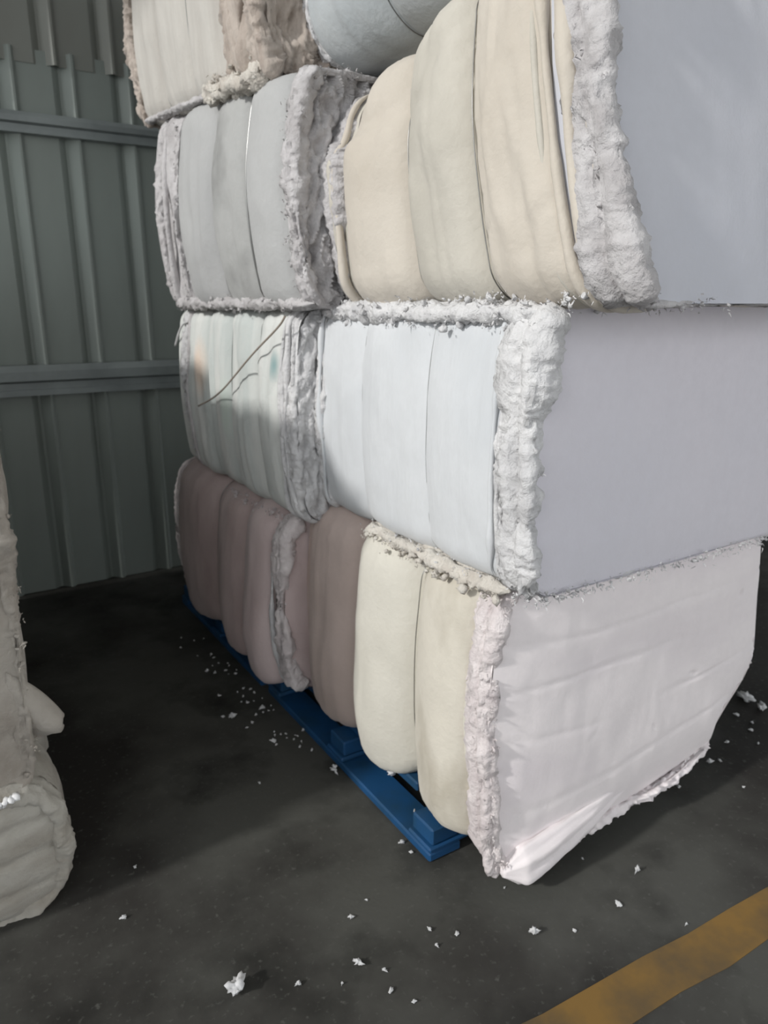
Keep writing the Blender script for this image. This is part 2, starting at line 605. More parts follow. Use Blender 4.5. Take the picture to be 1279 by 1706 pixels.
    def fray(self, y, mat, ry=0.04, rn=0.02, amp=0.03, freq=14, part=(-0.5, 0.5), name='frayed_edge', off=-0.005, nc=26, seed=0, wander=0.012, mult=3, even=False):
        """lumpy torn edge following the rim"""
        ring = self.surf(np.array([y]), np.full((1, self.NP), off))
        NN = self.N
        n2 = self.NP * mult
        idx = np.linspace(part[0] * self.NP, part[1] * self.NP, int(n2 * (part[1] - part[0])), endpoint=False)
        ii = np.arange(-self.NP, 2 * self.NP + 1)
        rp = np.stack([np.interp(idx, ii, np.take(ring[:, k], ii % self.NP)) for k in range(3)], 1)
        nr = np.stack([np.interp(idx, ii, np.take(NN[:, k], ii % self.NP)) for k in range(2)], 1)
        nr /= np.linalg.norm(nr, axis=1)[:, None] + 1e-9
        sl = idx / self.NP * (2 * self.du + 2 * self.h)
        th = np.linspace(0, 2 * math.pi, nc, endpoint=False)
        k = len(idx)
        A = np.zeros((k, nc, 3))
        wn = wander * fbm(np.stack([sl * 4, sl * 0, sl * 0], 1), 3, self.seed + seed + 40)
        dirn = np.zeros((k, nc, 3))
        dirn[:, :, 0] = nr[:, None, 0] * np.sin(th)[None]
        dirn[:, :, 2] = nr[:, None, 1] * np.sin(th)[None]
        dirn[:, :, 1] = np.cos(th)[None]
        cc, ss = np.tile(np.cos(th), k), np.tile(np.sin(th), k)
        sr = np.repeat(sl, nc)
        Q = np.stack([sr * freq * 0.45, cc * 2.4, ss * 2.4], 1)
        nz = fbm(Q, 4, self.seed + seed)                                        # folds lying along the rim
        nz = nz - 1.2 * np.maximum(0, 0.22 - np.abs(fbm(Q * 0.7 + 31, 3, self.seed + seed + 5)))
        nz2 = fbm(np.stack([sr * 45, cc * 7, ss * 7], 1), 3, self.seed + seed + 3)  # fine torn fibres
        scale = np.sqrt((ry * np.cos(th)) ** 2 + (rn * np.sin(th)) ** 2)
        nz3 = fbm(np.stack([sr * 22, cc * 3.5, ss * 3.5], 1), 3, self.seed + seed + 9)
        nz3 = 0.5 - np.abs(nz3) * 1.6                                           # torn lobes with sharp pits between
        wv = np.repeat(1 + 0.45 * fbm(np.stack([sl * 5, sl * 0, sl * 0], 1), 3, self.seed + seed + 12), nc)
        full = 0.30 + 0.70 * sstep((-nr[:, 0] - 0.25) / 0.5)                     # fullest down the aisle side
        if even:
            full = full * 0 + 1
        D = (np.tile(scale, k) * wv + amp * 0.40 * nz + amp * 0.34 * nz3 + amp * 0.20 * nz2).reshape(k, nc) * full[:, None]
        A = rp[:, None, :] + dirn * D[:, :, None]
        A[:, :, 1] += wn[:, None]
        closed = abs(part[1] - part[0] - 1) < 1e-6
        V = A.reshape(-1, 3)
        F = grid_faces(k, nc, True)
        if closed:
            for j in range(nc):
                F.append(((k - 1) * nc + j, (k - 1) * nc + (j + 1) % nc, (j + 1) % nc, j))
        else:
            F.append(tuple(range(nc))[::-1])
            F.append(tuple((k - 1) * nc + j for j in range(nc)))
        return obj(name, self.fin(V), F, mat, self.root)

    def wire(self, y, off=0.004, r=0.0014, name='baling_wire', mat=None):
        ring = self.surf(np.array([y]), np.full((1, self.NP), off))
        wand = 0.012 * fbm(np.stack([self.S * 3, self.S * 0 + self.seed, self.S * 0], 1), 2, self.seed)
        ring[:, 1] += wand
        ring = self.fin(ring)
        nc = 6
        T = np.roll(ring, -1, 0) - np.roll(ring, 1, 0)
        T /= np.linalg.norm(T, axis=1)[:, None]
        A = np.array([0, 1, 0.0])[None] - T * T[:, 1:2]
        A /= np.linalg.norm(A, axis=1)[:, None]
        B = np.cross(T, A)
        th = np.linspace(0, 2 * math.pi, nc, endpoint=False)
        V = ring[:, None] + r * (np.cos(th)[None, :, None] * A[:, None] + np.sin(th)[None, :, None] * B[:, None])
        k = len(ring)
        F = grid_faces(k, nc, True)
        for j in range(nc):
            F.append(((k - 1) * nc + j, (k - 1) * nc + (j + 1) % nc, (j + 1) % nc, j))
        return obj(name, V.reshape(-1, 3), F, mat or M['wire'], self.root)

    def hem(self, y, mat, r=0.014, part=(-0.13, 0.13), off=0.004, seed=0, ell=0.5, wander=0.02, name='folded_hem'):
        """rope-like fold of cloth down the visible side"""
        ring = self.surf(np.array([y]), np.full((1, self.NP), off))
        idx = np.linspace(part[0] * self.NP, part[1] * self.NP, 90)
        ii = np.arange(-self.NP, 2 * self.NP + 1)
        rp = np.stack([np.interp(idx, ii, np.take(ring[:, k], ii % self.NP)) for k in range(3)], 1)
        z = np.linspace(0, 1, 90)
        rp[:, 1] += wander * fbm(np.stack([z * 3.0, z * 0 + seed, z * 0], 1), 2, self.seed + seed)
        rr = r * (0.75 + 0.5 * fbm(np.stack([z * 7, z * 0 + seed, z * 0], 1), 2, seed + 2))
        rr = np.clip(rr, r * 0.3, r * 1.6) * np.clip(np.minimum(z, 1 - z) * 12 + 0.15, 0, 1)
        V, F = tube(rp, rr, 10)
        return obj(name, self.fin(V), F, mat, self.root)

    def ledge(self, z, ya, yb, mat, rx=0.03, rz=0.016, amp=0.014, x=0.0, seed=0, slope=0.0, name='torn_layer'):
        """ragged edge of a layer squeezed out along the aisle side"""
        k, nc = int((yb - ya) / 0.004), 18
        y = np.linspace(ya, yb, k)
        th = np.linspace(0, 2 * math.pi, nc, endpoint=False)
        cc, ss = np.tile(np.cos(th), k), np.tile(np.sin(th), k)
        yr = np.repeat(y, nc)
        n1 = fbm(np.stack([yr * 11, cc * 1.6, ss * 1.6], 1), 4, self.seed + seed)
        n1 = n1 - 1.3 * np.maximum(0, 0.2 - np.abs(fbm(np.stack([yr * 9, cc * 1.4, ss * 1.4], 1), 3, self.seed + seed + 7)))
        n2 = fbm(np.stack([yr * 70, cc * 5, ss * 5], 1), 3, self.seed + seed + 3)
        n3 = 0.5 - 1.6 * np.abs(fbm(np.stack([yr * 26, cc * 2.5, ss * 2.5], 1), 3, self.seed + seed + 9))
        rad = np.sqrt((rx * cc) ** 2 + (rz * ss) ** 2) + amp * (0.45 * n1 + 0.4 * n3 + 0.25 * n2)
        t = np.repeat(np.linspace(0, 1, k), nc)
        rad *= np.clip(np.minimum(t, 1 - t) * 14 + 0.1, 0, 1)
        V = np.stack([x + cc * rad, yr, z + slope * (yr - ya) + ss * rad], 1)
        F = grid_faces(k, nc, True, True)
        F += [tuple(range(nc)), tuple((k - 1) * nc + j for j in range(nc))[::-1]]
        return obj(name, self.fin(V), F, mat, self.root)

    def fuzz(self, pts, mat, length=(0.004, 0.014), name='loose_fibres', seed=0, out=(-0.5, -0.6, 0.1), wid=0.0016):
        """fine loose fibres, far too many to count"""
        rnd = np.random.RandomState(seed + 5)
        P = np.repeat(np.asarray(pts, float), 4, axis=0)
        n = len(P)
        P = P + rnd.normal(0, 0.006, (n, 3))
        D = rnd.normal(0, 0.7, (n, 3)) + np.array(out)
        D /= np.linalg.norm(D, axis=1)[:, None]
        Sd = np.cross(D, rnd.normal(0, 1, (n, 3)))
        Sd /= np.linalg.norm(Sd, axis=1)[:, None]
        Ln = rnd.uniform(length[0], length[1], (n, 1))
        mid = P + D * Ln * 0.55 + rnd.normal(0, 0.002, (n, 3))
        tip = P + D * Ln + np.array([0, 0, -1]) * Ln * 0.25
        V = np.stack([P - Sd * wid, P + Sd * wid, mid + Sd * wid * 0.8, mid - Sd * wid * 0.8, tip], 1).reshape(-1, 3)
        F = []
        for i in range(n):
            o = 5 * i
            F += [(o, o + 1, o + 2, o + 3), (o + 3, o + 2, o + 4)]
        o = obj(name, self.fin(V), F, mat, self.root)
        o['kind'] = 'stuff'
        return o

    def tufts(self, pts, mat, size=(0.008, 0.025), name='loose_batting', seed=0, flat=0.6):
        """loose fibre clumps at given local points, joined: too small to pick apart"""
        rnd = random.Random(seed + 11)
        V, F = [], []
        for p in pts:
            s = rnd.uniform(*size)
            tv, tf = random.choice(TUFT)
            R = Matrix.Rotation(rnd.uniform(0, 6.28), 3, 'Z') @ Matrix.Rotation(rnd.uniform(0, 6.28), 3, 'X')
            o = len(V)
            for q in tv:
                w_ = R @ Vector(q)
                V.append((p[0] + w_.x * s * 0.8, p[1] + w_.y * s * 0.9, p[2] + w_.z * s * rnd.uniform(0.9, 1.1)))
            F += [tuple(o + i for i in t) for t in tf]
        o = obj(name, self.fin(V), F, mat, self.root)
        o['kind'] = 'stuff'
        return o


# tuft shapes: small icospheres pulled into ragged clumps
def make_tuft(seed, sub=2, spike=0.6):
    import bmesh
    bm = bmesh.new()
    bmesh.ops.create_icosphere(bm, subdivisions=sub, radius=1.0)
    V = np.array([v.co[:] for v in bm.verts])
    F = [tuple(v.index for v in f.verts) for f in bm.faces]
    bm.free()
    n = fbm(V * 1.6, 3, seed)
    V = V * (1 + spike * n)[:, None]
    V = V * np.array([1.0, 0.75, 0.6])
    return V.tolist(), F


TUFT = [make_tuft(s, 2 if s < 4 else 1) for s in range(6)]


def rim_pts(b, n, y=(-0.03, 0.05), part=(-0.16, 0.16), out=0.01, seed=0):
    rnd = random.Random(seed)
    pts = []
    for _ in range(n):
        i = int(rnd.uniform(*part) * b.NP) % b.NP
        off = b.barrel * math.sin(math.pi * min(1, max(0, b.P[i, 1] / b.h))) * abs(b.N[i, 0])
        o = off + rnd.uniform(-0.01, out)
        pts.append((b.P[i, 0] + o * b.N[i, 0], rnd.uniform(*y), b.P[i, 1] + o * b.N[i, 1]))
    return pts


def edge_pts(b, n, z, ys, seed=0, xr=(-0.03, 0.02), jz=0.02):
    rnd = random.Random(seed)
    return [(rnd.uniform(*xr), rnd.uniform(*ys), z + rnd.uniform(-jz, jz)) for _ in range(n)]


def fluff(b, pts, mat, size, seed):
    """small torn clumps with loose fibres standing off them"""
    b.tufts(pts[::2], mat, size, seed=seed)
    b.fuzz(pts, mat, seed=seed)


# ---- bottom tier, near: ivory panels, pinkish end face, sagging near corner
def def_l1n(V):
    x, y, z = V[:, 0], V[:, 1], V[:, 2]
    droop = sstep((0.13 - y) / 0.13) * (1 - sstep(z / 0.45)) * (0.25 + 0.75 * (1 - sstep((x - 0.1) / 0.75)))
    V[:, 2] = z - 0.075 * droop
    V[:, 2] -= 0.055 * (1 - sstep((x + 0.08) / 0.13)) * (1 - sstep(z / 0.35))      # panels belly down over the pallet edge
    # the end face leans out at the foot
    V[:, 1] = y - 0.02 * (1 - sstep(z / 0.5)) * (1 - sstep(y / 0.3))
    # right-hand lower corner is rubbed away
    k = sstep((x - 0.55) / 0.5) * (1 - sstep(z / 0.42))
    V[:, 0] -= 0.16 * k * (1 - sstep(z / 0.3)) * sstep((x - 0.8) / 0.25)
    V[:, 2] += 0.05 * k
    return V


b = Bale('cotton_bale', 'ivory cotton bale with pinkish end face at the near corner, resting on the blue pallet',
         1.10, 2.13, 1.22, 2.20, 0.135, 0.86, r=0.09, seed=1, barrel=0.035, deform=def_l1n)
b.panel(0.06, 0.33, M['cream_l1b'], 0.035, 0.03, lo=0.03, skew=0.4)
b.panel(0.33, 0.625, M['cream_l1'], 0.05, 0.03, lo=0.03, skew=-0.3)
b.panel(0.625, 0.97, M['tan_l1'], 0.045, 0.03, lo=0.02, label='tan panel at the back of the bale')
b.wire(0.33, -0.012)
b.wire(0.625, -0.012)
b.end(True, M['end_l1'], 0.03, 0.004, creases=((0.22, 0.003, 0.009), (0.42, 0.003, 0.009), (0.60, 0.0035, 0.009), (0.77, 0.003, 0.009), (0.90, 0.0025, 0.008)),
      dents=((0.72, 0.32, 0.007, 0.012), (0.30, 0.27, 0.006, 0.006), (0.93, 0.52, 0.007, 0.012), (0.55, 0.22, 0.005, 0.005)))
b.end(False, M['tan_l1'], 0.02)
b.fray(0.025, M['fray_pink'], 0.042, 0.012, 0.022, 12, seed=1)
b.fray(0.0, M['end_l1'], 0.022, 0.012, 0.024, 14, part=(-0.5, -0.10), seed=21, even=True, wander=0.02, off=-0.012)
b.hem(0.075, M['cream_l1'], 0.012, (-0.12, 0.06), 0.0, 3)
b.hem(0.055, M['fray_pink'], 0.014, (-0.15, 0.12), -0.002, 5)
b.fray(0.10, M['fray_pink'], 0.02, 0.008, 0.014, 20, part=(-0.12, 0.11), name='folded_hem', seed=8, wander=0.05)
fluff(b, rim_pts(b, 160, (-0.02, 0.07), (-0.13, 0.15), 0.008, 2), M['fray_pink'], (0.002, 0.006), 3)
b.ledge(0.722, -0.02, 0.62, M['fray_cream'], 0.036, 0.014, 0.020, 0.0, 4)
fluff(b, [(random.uniform(-0.05, 0.0), yy, 0.725 + random.uniform(-0.035, 0.0)) for yy in np.linspace(0.0, 0.6, 60)], M['fray_cream'], (0.0066, 0.0165), 4)
# slack wrap sagging from the lower near edge as a stuffed fold
na, nc_ = 90, 36
aa = np.linspace(0, 1, na)
rad = 0.016 + 0.050 * np.clip(np.sin(np.pi * np.clip(aa * 0.95 + 0.05, 0, 1) ** 0.55), 0, 1) * (1 - 0.55 * aa)
rad *= np.clip(np.minimum(aa * 9 + 0.25, (1 - aa) * 8 + 0.1), 0, 1)
px_, py_, pz_ = 0.005 + 0.64 * aa, -0.034 + 0.03 * aa, -0.055 + 0.115 * aa ** 1.15
th = np.linspace(0, 2 * np.pi, nc_, endpoint=False)
AA, TT = np.repeat(aa, nc_), np.tile(th, na)
fold = fbm(np.stack([AA * 3.0 + np.cos(TT) * 0.6, np.cos(TT) * 2.6 + AA * 2, np.sin(TT) * 2.6], 1), 3, 77)
RR = np.repeat(rad, nc_) * (1 + 0.20 * fold)
VV = np.stack([np.repeat(px_, nc_), np.repeat(py_, nc_) + RR * np.cos(TT) * 0.85, np.repeat(pz_, nc_) + RR * np.sin(TT) * 1.05], 1)
FF = grid_faces(na, nc_, True) + [tuple(range(nc_))[::-1], tuple((na - 1) * nc_ + j for j in range(nc_))]
o = obj('hanging_wrap', VV, FF, M['end_l1'], b.root)
o['label'] = 'slack white wrap sagging below the end face'

# ---- bottom tier, far: mauve bale in shade
def def_l1f(V):
    x, z = V[:, 0], V[:, 2]
    V[:, 2] = z - 0.06 * (1 - sstep((x + 0.09) / 0.13)) * (1 - sstep(z / 0.35))
    return V


b = Bale('cotton_bale', 'mauve cotton bale in shade, low in the stack nearest the metal wall', 1.02, 2.1, 2.22, 3.43, 0.135, 0.80, r=0.09, seed=2, barrel=0.04, deform=def_l1f)
b.panel(0.07, 0.33, M['mauve_l1b'], 0.05, 0.03, lo=0.03)
b.panel(0.33, 0.66, M['mauve_l1'], 0.045, 0.03, lo=0.02, skew=0.3)
b.panel(0.66, 1.18, M['mauve_l1'], 0.05, 0.03, lo=0.01)
b.wire(0.33, 0.0)
b.wire(0.66, 0.0)
b.end(True, M['mauve_l1b'], 0.02)
b.end(False, M['mauve_l1'], 0.03)
b.fray(0.03, M['fray_pink'], 0.04, 0.014, 0.022, 12, seed=2)
b.fray(1.19, M['fray_pink'], 0.03, 0.012, 0.02, 12, seed=3)
b.hem(0.075, M['fray_white'], 0.012, (-0.17, 0.06), 0.012, 2)
fluff(b, rim_pts(b, 90, (0.0, 0.07), (-0.18, 0.1), 0.012, 4) + edge_pts(b, 50, 0.655, (0.0, 0.5), 2, (-0.04, 0.0), 0.012), M['fray_pink'], (0.0033, 0.0088), 5)

# ---- second tier, near: white panels, lavender end
def def_l2n(V):
    V[:, 1] -= 0.03 * V[:, 2] * (1 - sstep(V[:, 1] / 0.5)) * 0.3
    return V


b = Bale('cotton_bale', 'clean white cotton bale with lavender end face, second tier at the near corner', 1.085, 2.30, 1.125, 2.08, 0.865, 1.495, r=0.06, seed=3, barrel=0.025, deform=def_l2n)
b.panel(0.075, 0.375, M['white_l2'], 0.012, 0.006, lump=0.006, wr=0.004)
b.panel(0.375, 0.69, M['white_l2'], 0.010, 0.005, lump=0.006, wr=0.004)
b.panel(0.69, 0.945, M['white_l2'], 0.010, 0.006, lump=0.008, wr=0.005)
b.wire(0.375, -0.0055, 0.001)
b.wire(0.69, -0.0055, 0.001)
b.end(True, M['end_l2'], 0.012, 0.003)
b.end(False, M['white_l2'], 0.02)
b.fray(0.025, M['fray_white'], 0.05, 0.014, 0.030, 10, seed=4)
b.fray(0.06, M['fray_white'], 0.028, 0.010, 0.020, 16, seed=14, part=(-0.14, 0.14), wander=0.03)
b.hem(0.10, M['white_l2'], 0.010, (-0.08, 0.10), 0.010, 1)
b.hem(0.085, M['fray_white'], 0.012, (-0.11, 0.12), 0.008, 4)
b.fray(0.935, M['fray_white'], 0.03, 0.012, 0.02, 12, seed=5)
b.hem(0.93, M['white_l2'], 0.012, (-0.10, 0.11), 0.012, 7)
fluff(b, rim_pts(b, 120, (-0.02, 0.06), (-0.13, 0.14), 0.012, 6), M['fray_white'], (0.0033, 0.0099), 6)
b.ledge(0.615, -0.03, 0.95, M['fray_white'], 0.030, 0.024, 0.018, 0.0, 5)
fluff(b, [(random.uniform(-0.035, 0.01), yy, 0.61 + random.uniform(-0.03, 0.012)) for yy in np.linspace(0.0, 0.94, 120)], M['fray_white'], (0.0055, 0.0143), 7)
fluff(b, [(random.uniform(-0.02, 0.03), yy, 0.0 + random.uniform(-0.012, 0.015)) for yy in np.linspace(0.0, 0.7, 70)] + [(xx, random.uniform(-0.03, -0.01), random.uniform(-0.006, 0.008)) for xx in np.linspace(0.0, 1.15, 110)], M['fray_white'], (0.0033, 0.0077), 8)

# ---- second tier, far: mixed whites
b = Bale('cotton_bale', 'streaky white cotton bale with an orange tinge and a loose wire across it, second tier', 1.02, 2.1, 2.10, 3.27, 0.81, 1.485, r=0.06, seed=4, barrel=0.03)
b.panel(0.06, 0.30, M['white_l2f'], 0.025, 0.02, wr=0.012)
b.panel(0.30, 0.56, M['white_l2f'], 0.025, 0.02, wr=0.012)
b.panel(0.56, 0.80, M['white_l2f'], 0.022, 0.02, wr=0.012)
b.panel(0.80, 1.06, M['white_l2f'], 0.022, 0.02, wr=0.012)
for y_ in (0.30, 0.56, 0.80):
    b.wire(y_, -0.008)
b.end(True, M['fray_white'], 0.02, 0.01, torn=0.035, rings=90)
b.end(False, M['white_l2f'], 0.03)
b.fray(0.03, M['fray_white'], 0.03, 0.012, 0.02, 12, seed=6)
b.fray(1.06, M['fray_white'], 0.035, 0.014, 0.025, 12, seed=7)
for k_, (yy, rr) in enumerate(((0.055, 0.012), (0.09, 0.010), (0.03, 0.012))):
    b.hem(yy, M['fray_white'], rr, (-0.12, 0.13), 0.014, 10 + k_, wander=0.035)
b.hem(0.99, M['fray_grey'], 0.012, (-0.10, 0.13), 0.014, 15)
fluff(b, rim_pts(b, 70, (1.04, 1.10), (-0.14, 0.15), 0.014, 8), M['fray_white'], (0.0033, 0.0099), 9)
# loose wire crossing the panels
pp = []
for i in range(40):
    t = i / 39
    pp.append((-0.062 - 0.012 * math.sin(math.pi * t), -0.02 + 0.86 * t, 0.655 - 0.37 * t ** 0.8 + 0.012 * math.sin(7 * t)))
vv, ff = tube(pp, 0.0035, 6)
o = obj('loose_wire', vv, ff, M['twine'], b.root)
o['label'] = 'brown loose wire slanting across the panels'
pp = [(-0.03, 1.0 + 0.20 * t, 0.62 - 0.11 * t + 0.03 * math.sin(t * 3)) for t in np.linspace(0, 1, 20)]
vv, ff = tube(pp, 0.0045, 6)
obj('loose_thread', vv, ff, M['fray_white'], b.root)

# ---- third tier, near: cream bale, bluish lavender end; leans back a little
def def_l3n(V):
    x, y, z = V[:, 0], V[:, 1], V[:, 2]
    V[:, 1] = y + 0.19 * z * (1 - sstep(y / 1.1))
    # top at the far end is rounded off
    k = sstep((y - 0.05) / 0.9) * sstep((z - 0.30) / 0.40)
    V[:, 2] = z - 0.20 * k
    V[:, 0] = x + 0.03 * k * (1 - sstep(x / 0.3))
    return V


b = Bale('cotton_bale', 'cream cotton bale with blue-grey end face, third tier above the white bale', 1.07, 2.32, 0.92, 1.94, 1.50, 2.24, r=0.08, seed=5, barrel=0.03, deform=def_l3n)
b.panel(0.075, 0.355, M['cream_l3'], 0.03, 0.025, wr=0.018, lump=0.012)
b.panel(0.355, 0.62, M['cream_l3b'], 0.030, 0.025, wr=0.008, lump=0.012)
b.panel(0.62, 0.93, M['cream_l3'], 0.040, 0.03, wr=0.005, lump=0.01, skew=-0.2)
b.wire(0.355, -0.012)
b.wire(0.62, -0.012)
b.end(True, M['end_l3'], 0.012, 0.003)
b.end(False, M['cream_l3b'], 0.02)
b.fray(0.015, M['fray_grey'], 0.05, 0.014, 0.028, 10, seed=8)
b.fray(0.06, M['cream_l3'], 0.022, 0.010, 0.016, 9, seed=18, part=(-0.14, 0.14), name='folded_hem', wander=0.05)
b.hem(0.095, M['cream_l3'], 0.016, (-0.13, 0.14), 0.010, 1, wander=0.04)
b.hem(0.065, M['cream_l3'], 0.018, (-0.14, 0.14), 0.012, 2, wander=0.02)
b.hem(0.115, M['cream_l3b'], 0.010, (-0.12, 0.05), 0.008, 6, wander=0.05)
b.fray(0.985, M['fray_grey'], 0.045, 0.014, 0.026, 10, seed=9)
b.hem(0.955, M['cream_l3'], 0.014, (-0.12, 0.10), 0.012, 3)
b.hem(0.975, M['cream_l3b'], 0.016, (-0.13, 0.02), 0.008, 4)
fluff(b, rim_pts(b, 110, (-0.03, 0.03), (-0.16, 0.14), 0.012, 10), M['fray_grey'], (0.0044, 0.0121), 10)
fluff(b, edge_pts(b, 90, 0.005, (0.05, 1.05), 3, (-0.02, 0.03), 0.012), M['fray_white'], (0.0044, 0.0110), 11)

# ---- third tier, far: grey bale
def def_l3f(V):
    V[:, 2] *= 1 + 0.14 * V[:, 1]
    return V


b = Bale('cotton_bale', 'pale grey cotton bale with a soiled middle strip, third tier by the metal wall', 0.99, 2.0, 1.97, 3.28, 1.49, 2.10, r=0.06, seed=6, barrel=0.045, deform=def_l3f)
b.panel(0.05, 0.33, M['grey_l3'], 0.03, 0.02, lump=0.008, wr=0.004)
b.panel(0.33, 0.64, M['grey_l3b'], 0.022, 0.02, lump=0.01, wr=0.004)
b.panel(0.64, 1.02, M['grey_l3'], 0.03, 0.02, lump=0.008)
b.panel(1.02, 1.22, M['fray_grey'], 0.012, 0.02, lump=0.015, wr=0.014)
b.wire(0.33, 0.002, 0.003)
b.wire(0.64, -0.008)
b.end(True, M['fray_grey'], 0.03, 0.012, torn=0.05, rings=90)
b.end(False, M['fray_grey'], 0.03)
b.fray(0.0, M['fray_grey'], 0.035, 0.016, 0.026, 10, seed=10)
b.fray(1.03, M['fray_grey'], 0.025, 0.012, 0.022, 16, seed=11)
b.fray(1.21, M['fray_grey'], 0.04, 0.014, 0.03, 12, seed=12)
b.hem(1.12, M['fray_grey'], 0.016, (-0.12, 0.13), 0.014, 3, wander=0.04)
fluff(b, rim_pts(b, 120, (-0.04, 0.06), (-0.16, 0.14), 0.016, 12) + rim_pts(b, 60, (1.0, 1.06), (-0.16, 0.14), 0.016, 13) + rim_pts(b, 50, (1.18, 1.26), (-0.16, 0.14), 0.016, 14), M['fray_grey'], (0.0044, 0.0121), 12)
b.ledge(0.012, -0.02, 1.24, M['fray_grey'], 0.03, 0.016, 0.016, 0.0, 6)
fluff(b, edge_pts(b, 90, 0.012, (0.0, 1.2), 4, (-0.035, 0.01), 0.02), M['fray_grey'], (0.0044, 0.0110), 13)

# ---- fourth tier, far: ecru bale with a brown torn end
def def_l4f(V):
    V[:, 2] += 0.075 * V[:, 1]
    return V


b = Bale('cotton_bale', 'ecru cotton bale with a torn brownish end, top tier by the metal wall', 0.975, 2.0, 2.15, 3.38, 2.125, 2.85, r=0.06, seed=7, barrel=0.03, deform=def_l4f)
b.panel(0.27, 0.62, M['ecru_l4'], 0.025, 0.02)
b.panel(0.62, 0.95, M['ecru_l4'], 0.025, 0.02)
b.panel(0.95, 1.27, M['ecru_l4'], 0.022, 0.02)
b.panel(0.03, 0.27, M['brown_l4'], 0.03, 0.02, wr=0.03, lump=0.02, label='torn brownish batting')
b.wire(0.62, -0.006)
b.wire(0.95, -0.006)
b.end(True, M['brown_l4'], 0.03, 0.02, torn=0.05, rings=90)
b.end(False, M['brown_l4'], 0.03)
b.fray(0.03, M['brown_l4'], 0.05, 0.02, 0.035, 9, seed=13)
b.fray(0.24, M['brown_l4'], 0.04, 0.014, 0.03, 10, seed=14)
b.fray(1.28, M['brown_l4'], 0.04, 0.016, 0.035, 10, seed=15)
b.hem(0.15, M['brown_l4'], 0.018, (-0.16, 0.1), 0.02, 6, wander=0.05)
b.hem(0.10, M['brown_l4'], 0.016, (-0.16, 0.1), 0.02, 7, wander=0.05)
b.ledge(0.0, 0.0, 0.5, M['fray_cream'], 0.035, 0.03, 0.03, -0.01, 7)
b.ledge(0.01, 0.45, 1.28, M['fray_grey'], 0.018, 0.008, 0.010, 0.0, 8)
fluff(b, edge_pts(b, 110, 0.01, (0.0, 0.42), 5, (-0.045, 0.0), 0.035), M['fray_cream'], (0.0066, 0.0165), 14)

# ---- fourth tier, near: blue-grey bale set back on the cream one
b = Bale('cotton_bale', 'blue-grey cotton bale lying on top of the cream bale, top tier', 1.10, 2.2, 1.34, 2.13, 2.15, 2.87, r=0.12, seed=8, barrel=0.04)
b.panel(0.03, 0.42, M['blue_l4'], 0.04, 0.03)
b.panel(0.42, 0.78, M['blue_l4'], 0.05, 0.03, wr=0.012)
b.wire(0.42, -0.012)
b.end(True, M['blue_l4'], 0.03)
b.end(False, M['blue_l4'], 0.03)
b.fray(0.77, M['fray_white'], 0.03, 0.014, 0.02, 9, seed=16)
b.hem(0.75, M['blue_l4'], 0.016, (-0.22, 0.05), 0.0, 4, wander=0.04)

# ---- left-hand stack across the aisle
def def_left_up(V):
    x, y, z = V[:, 0], V[:, 1], V[:, 2]
    k = (1 - sstep(y / 0.28)) * sstep((z - 0.8) / 0.45)
    V[:, 2] = z - 0.16 * k
    return V


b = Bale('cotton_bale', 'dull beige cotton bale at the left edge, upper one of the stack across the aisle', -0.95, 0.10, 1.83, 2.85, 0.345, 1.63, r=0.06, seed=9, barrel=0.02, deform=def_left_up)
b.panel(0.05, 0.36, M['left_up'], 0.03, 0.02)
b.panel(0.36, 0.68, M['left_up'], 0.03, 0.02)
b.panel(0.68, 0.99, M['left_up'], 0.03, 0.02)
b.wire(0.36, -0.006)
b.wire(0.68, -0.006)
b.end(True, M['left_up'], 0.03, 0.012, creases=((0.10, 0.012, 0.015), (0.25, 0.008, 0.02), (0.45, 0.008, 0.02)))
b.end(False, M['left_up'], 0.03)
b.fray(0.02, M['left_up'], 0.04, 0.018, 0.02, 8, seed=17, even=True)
fluff(b, rim_pts(b, 60, (-0.03, 0.03), (0.35, 0.65), 0.02, 15), M['left_up'], (0.0044, 0.0110), 15)
# torn flap sticking out beside the aisle
n = 14
fl = np.zeros((n, n, 3))
for i in range(n):
    for j in range(n):
        s, t = i / (n - 1), j / (n - 1)
        wdt = (1 - s) ** 0.8
        fl[i, j] = (1.03 + 0.105 * s, 0.03 + 0.02 * math.sin(t * 5 + s * 3), 0.20 + (t - 0.5) * 0.22 * wdt - 0.07 * s)
o = obj('torn_flap', fl.reshape(-1, 3), grid_faces(n, n), M['left_up'], b.root)
o.modifiers.new('thickness', 'SOLIDIFY').thickness = 0.02
bx = [(0.985, -0.045, -0.012)]
o = b.tufts([(0.965 + 0.012 * k, -0.052, -0.006 + 0.003 * k) for k in range(5)], M['lint'], (0.012, 0.016), seed=16, name='cotton_scrap')
del o['kind']
o['label'] = 'bright white scrap caught between the two bales'

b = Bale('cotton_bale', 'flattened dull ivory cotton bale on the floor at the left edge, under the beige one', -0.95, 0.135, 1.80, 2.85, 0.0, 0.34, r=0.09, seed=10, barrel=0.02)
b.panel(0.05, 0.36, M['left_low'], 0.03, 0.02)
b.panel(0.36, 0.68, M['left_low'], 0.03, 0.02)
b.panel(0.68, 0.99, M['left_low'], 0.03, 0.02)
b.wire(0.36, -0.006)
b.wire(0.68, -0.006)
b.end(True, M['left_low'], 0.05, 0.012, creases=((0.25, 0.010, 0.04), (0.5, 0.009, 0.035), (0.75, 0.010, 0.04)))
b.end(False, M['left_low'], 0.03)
b.fray(0.03, M['left_low'], 0.045, 0.02, 0.02, 7, seed=18, even=True)

